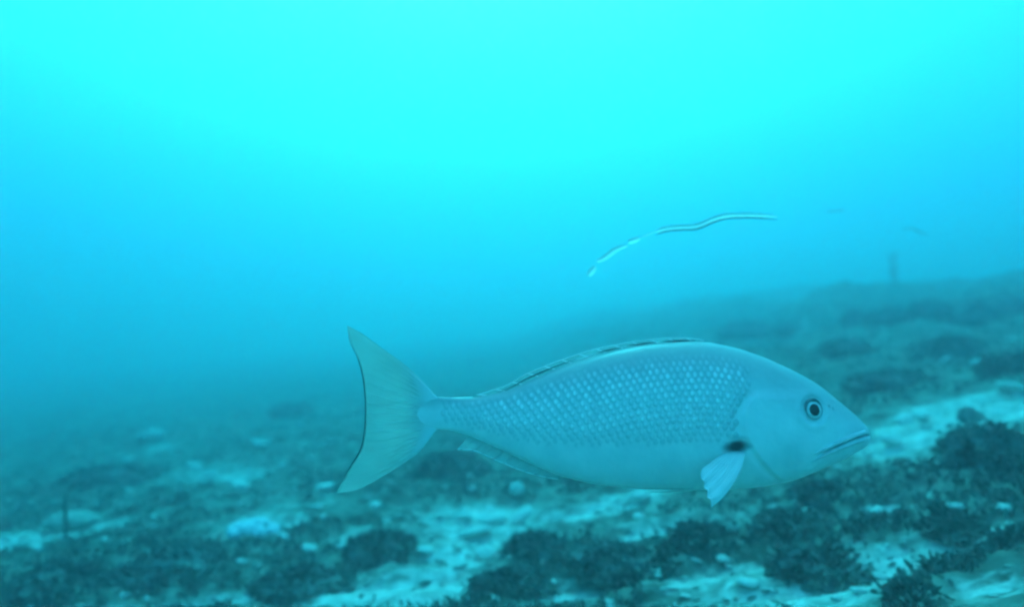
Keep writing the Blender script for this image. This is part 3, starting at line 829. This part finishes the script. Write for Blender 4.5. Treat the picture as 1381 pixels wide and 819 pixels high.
# anal fin
bx = np.array([756, 735, 717, 694, 667, 645, 632])
base = [(x_, fbot(x_) - 3, 0.0) for x_ in bx]
edge = [(754, 646.5, 0), (735, 643.5, -1), (717, 639, -2), (694, 631, -3), (667, 619.5, -3), (641, 608.5, -3), (616, 607, -2)]
anal, AP = fin('anal_fin', [base[0], (755, 643.5, 0), edge[0]], [base[-1], (625, 598, -1), edge[-1]], base, edge, 'fin_thin', 3, 1.0, 9, 0.25, fish, 10, 80)
px_tube(on_patch(AP, np.full(60, .98), np.linspace(0.01, .99, 60)), list(np.linspace(.7, 1.1, 60)), 'fin_edge', 'fin_ray', anal, 6)
for k_ in range(9):
    v0 = 0.08 + 0.84 * k_ / 8; uu = np.linspace(0, 1, 8); p = on_patch(AP, uu, np.clip(v0 + .04 * uu, 0, 1)); p[:, 2] -= 1.3
    px_tube(p, list(np.linspace(1.0, .4, 8)), 'fin_ray', 'fin_thin', anal, 6)

# pectoral fin, spread down and towards the camera
pf = lambda x_, y_, e_: (x_, y_, -(float(flank(np.array(float(x_)), np.array(float(min(y_, 645))))) + e_))
def PB(x_, y_, d_): return (*NB(x_, y_, -d_), d_)
def PR(x_, y_, e_): q_ = NB(x_, y_, 52); return pf(q_[0], q_[1], e_)
pect, PP = fin('pectoral_fin',
    [PR(1002, 611, 1), PB(1000, 628, -74), PB(991, 649, -94), PB(976, 671, -108), PB(958, 687, -118)],
    [PR(980, 612, 1), PB(966, 619, -66), PB(955, 628, -78), PB(947, 634, -86), PB(944, 641, -94)],
    [PR(1002, 611, 1), PR(991, 610.5, 2), PR(980, 612, 1)],
    [PB(958, 687, -118), PB(957, 677, -117), PB(952.5, 673, -114), PB(953, 664, -110), PB(948.5, 660, -107), PB(949, 652, -103), PB(945, 648, -99), PB(944, 641, -94)],
    'fin', 5, 0.9, 9, 0.12, fish, 30, 70)
for k_ in range(10):
    v0 = 0.05 + 0.9 * k_ / 9; uu = np.linspace(0.02, .97, 12); p = on_patch(PP, uu, np.full(12, v0)); p[:, 2] -= (5 * (1 - uu) + .9 * uu) / 2
    px_tube(p, list(np.linspace(1.2, .4, 12)), 'fin_ray', 'fin', pect, 6)

# pelvic fins folded flat along the belly
for s_ in (-1, 1):
    fin('pelvic_fin', [(948, 655, s_ * 16), (905, 660, s_ * 14), (866, 661.5, s_ * 9)], [(948, 652, s_ * 22), (905, 655, s_ * 22), (866, 661, s_ * 10)],
        [(948, 655, s_ * 16), (948, 653.5, s_ * 19), (948, 652, s_ * 22)], [(866, 661.5, s_ * 9), (866, 661.2, s_ * 9.5), (866, 661, s_ * 10)], 'fin', 2.5, 1, 5, .2, fish, 20, 20)

# eyes
def dome(px, py, r_, h_, lift, side, rings=10, seg=40, inner=0.0):
    VV = []; base_d = float(flank(np.array(px), np.array(py)))
    # local tilt of the flank
    gx_ = (float(flank(np.array(px + 26.), np.array(py))) - float(flank(np.array(px - 26.), np.array(py)))) / 52
    gy_ = (float(flank(np.array(px), np.array(py + 26.))) - float(flank(np.array(px), np.array(py - 26.)))) / 52
    for i_ in range(rings + 1):
        q = inner + (1 - inner) * i_ / rings
        for j_ in range(seg):
            a_ = 2 * math.pi * j_ / seg
            dx, dy = r_ * q * math.cos(a_), r_ * q * math.sin(a_)
            VV.append(L(px + dx, py + dy, side * (base_d + lift + h_ * math.sqrt(max(0, 1 - q * q)) + gx_ * dx + gy_ * dy)))
    fc = grid_faces(rings + 1, seg, True)
    fc = fc[:, ::-1] if side < 0 else fc
    return np.array(VV), fc
for side in (-1, 1):
    v_, f_ = dome(EX, EY, 10.0, 2.6, 0.6, side)
    eye = link(bpy.data.objects.new('eye', quick_mesh('eye', v_, f_, M['iris'])), fish)
    v_, f_ = dome(EX + .2, EY - .1, 7.4, 1.2, 2.4, side)
    link(bpy.data.objects.new('pupil', quick_mesh('pupil', v_, f_, M['pupil'])), eye)
    base_d = float(flank(np.array(EX), np.array(EY)))
    gx_ = (float(flank(np.array(EX + 26), np.array(EY))) - float(flank(np.array(EX - 26), np.array(EY)))) / 52
    gy_ = (float(flank(np.array(EX), np.array(EY + 26))) - float(flank(np.array(EX), np.array(EY - 26)))) / 52
    aa = np.linspace(0, 2 * math.pi, 49)
    ring = np.stack([EX + 12.0 * np.cos(aa), EY - .6 + 12.2 * np.sin(aa), side * (base_d + 0.8 + gx_ * 12 * np.cos(aa) + gy_ * 12 * np.sin(aa))], -1)
    px_tube(ring, [0.5 + 1.7 * max(0, -math.sin(a_ + .3)) for a_ in aa], 'eye_rim', 'lid', eye, 8)

# lips: run from one corner of the mouth round the snout to the other
def lip(pts, radii, name):
    pts = [(*NB(x_, y_, float(fhw(x_)) * .85), o_) for x_, y_, o_ in pts]
    near = [np.array([x_, y_, -(float(flank(np.array(float(x_)), np.array(float(y_)))) + o_)]) for x_, y_, o_ in pts]
    far = [p * np.array([1, 1, -1]) for p in near][::-1]
    tip = np.array([pts[-1][0] + 3.0, pts[-1][1], 0.0])
    path = catmull(near + [tip] + far, 6); n_ = len(path)
    r0 = np.interp(np.linspace(0, 1, n_ // 2 + 1), np.linspace(0, 1, len(radii)), radii)
    rr = np.concatenate([r0, r0[::-1]])[:n_] if n_ % 2 == 0 else np.concatenate([r0, r0[::-1][1:]])
    px_tube(path, list(rr), name, 'lip', fish, 10)
lip([(1092, 613, -1), (1106, 605, 0), (1120, 598, .3), (1135, 591.3, .3), (1148, 586.2, 0), (1160, 582.5, -.3)], [1.0, 2.4, 3.0, 3.2, 3.0, 3.0, 3.2], 'upper_lip')
lip([(1090, 623, -1), (1106, 614.2, 0), (1120, 606.8, .3), (1135, 600.2, .3), (1148, 595.2, 0), (1159, 591.5, -.3)], [1.0, 2.6, 3.4, 3.6, 3.4, 3.2, 3.2], 'lower_lip')

# ================================================================== the water itself, one closed box of even haze
bx_, by0, by1, bz0 = 40.0, -14.0, 44.0, float(GZ.min()) - 1.0
vb = [(-bx_, by0, bz0), (bx_, by0, bz0), (bx_, by1, bz0), (-bx_, by1, bz0), (-bx_, by0, WATER_TOP), (bx_, by0, WATER_TOP), (bx_, by1, WATER_TOP), (-bx_, by1, WATER_TOP)]
fb_ = [(0, 3, 2, 1), (4, 5, 6, 7), (0, 1, 5, 4), (1, 2, 6, 5), (2, 3, 7, 6), (3, 0, 4, 7)]
m = bpy.data.materials.new('water_haze'); m.use_nodes = True
nt = m.node_tree; nt.nodes.remove(nt.nodes['Principled BSDF'])
pv = nt.nodes.new('ShaderNodeVolumePrincipled')
pv.inputs['Color'].default_value = (*SCATTER, 1)
pv.inputs['Density'].default_value = DENSITY
pv.inputs['Anisotropy'].default_value = ANISO
pv.inputs['Absorption Color'].default_value = (*ABSORB, 1)
nt.links.new(pv.outputs[0], nt.nodes['Material Output'].inputs['Volume'])
tag(link(bpy.data.objects.new('haze', mesh('haze', vb, fb_, m, False))), 'blue green water filling the whole view', 'water', kind='stuff')
print('ground z range', GZ.min(), GZ.max())
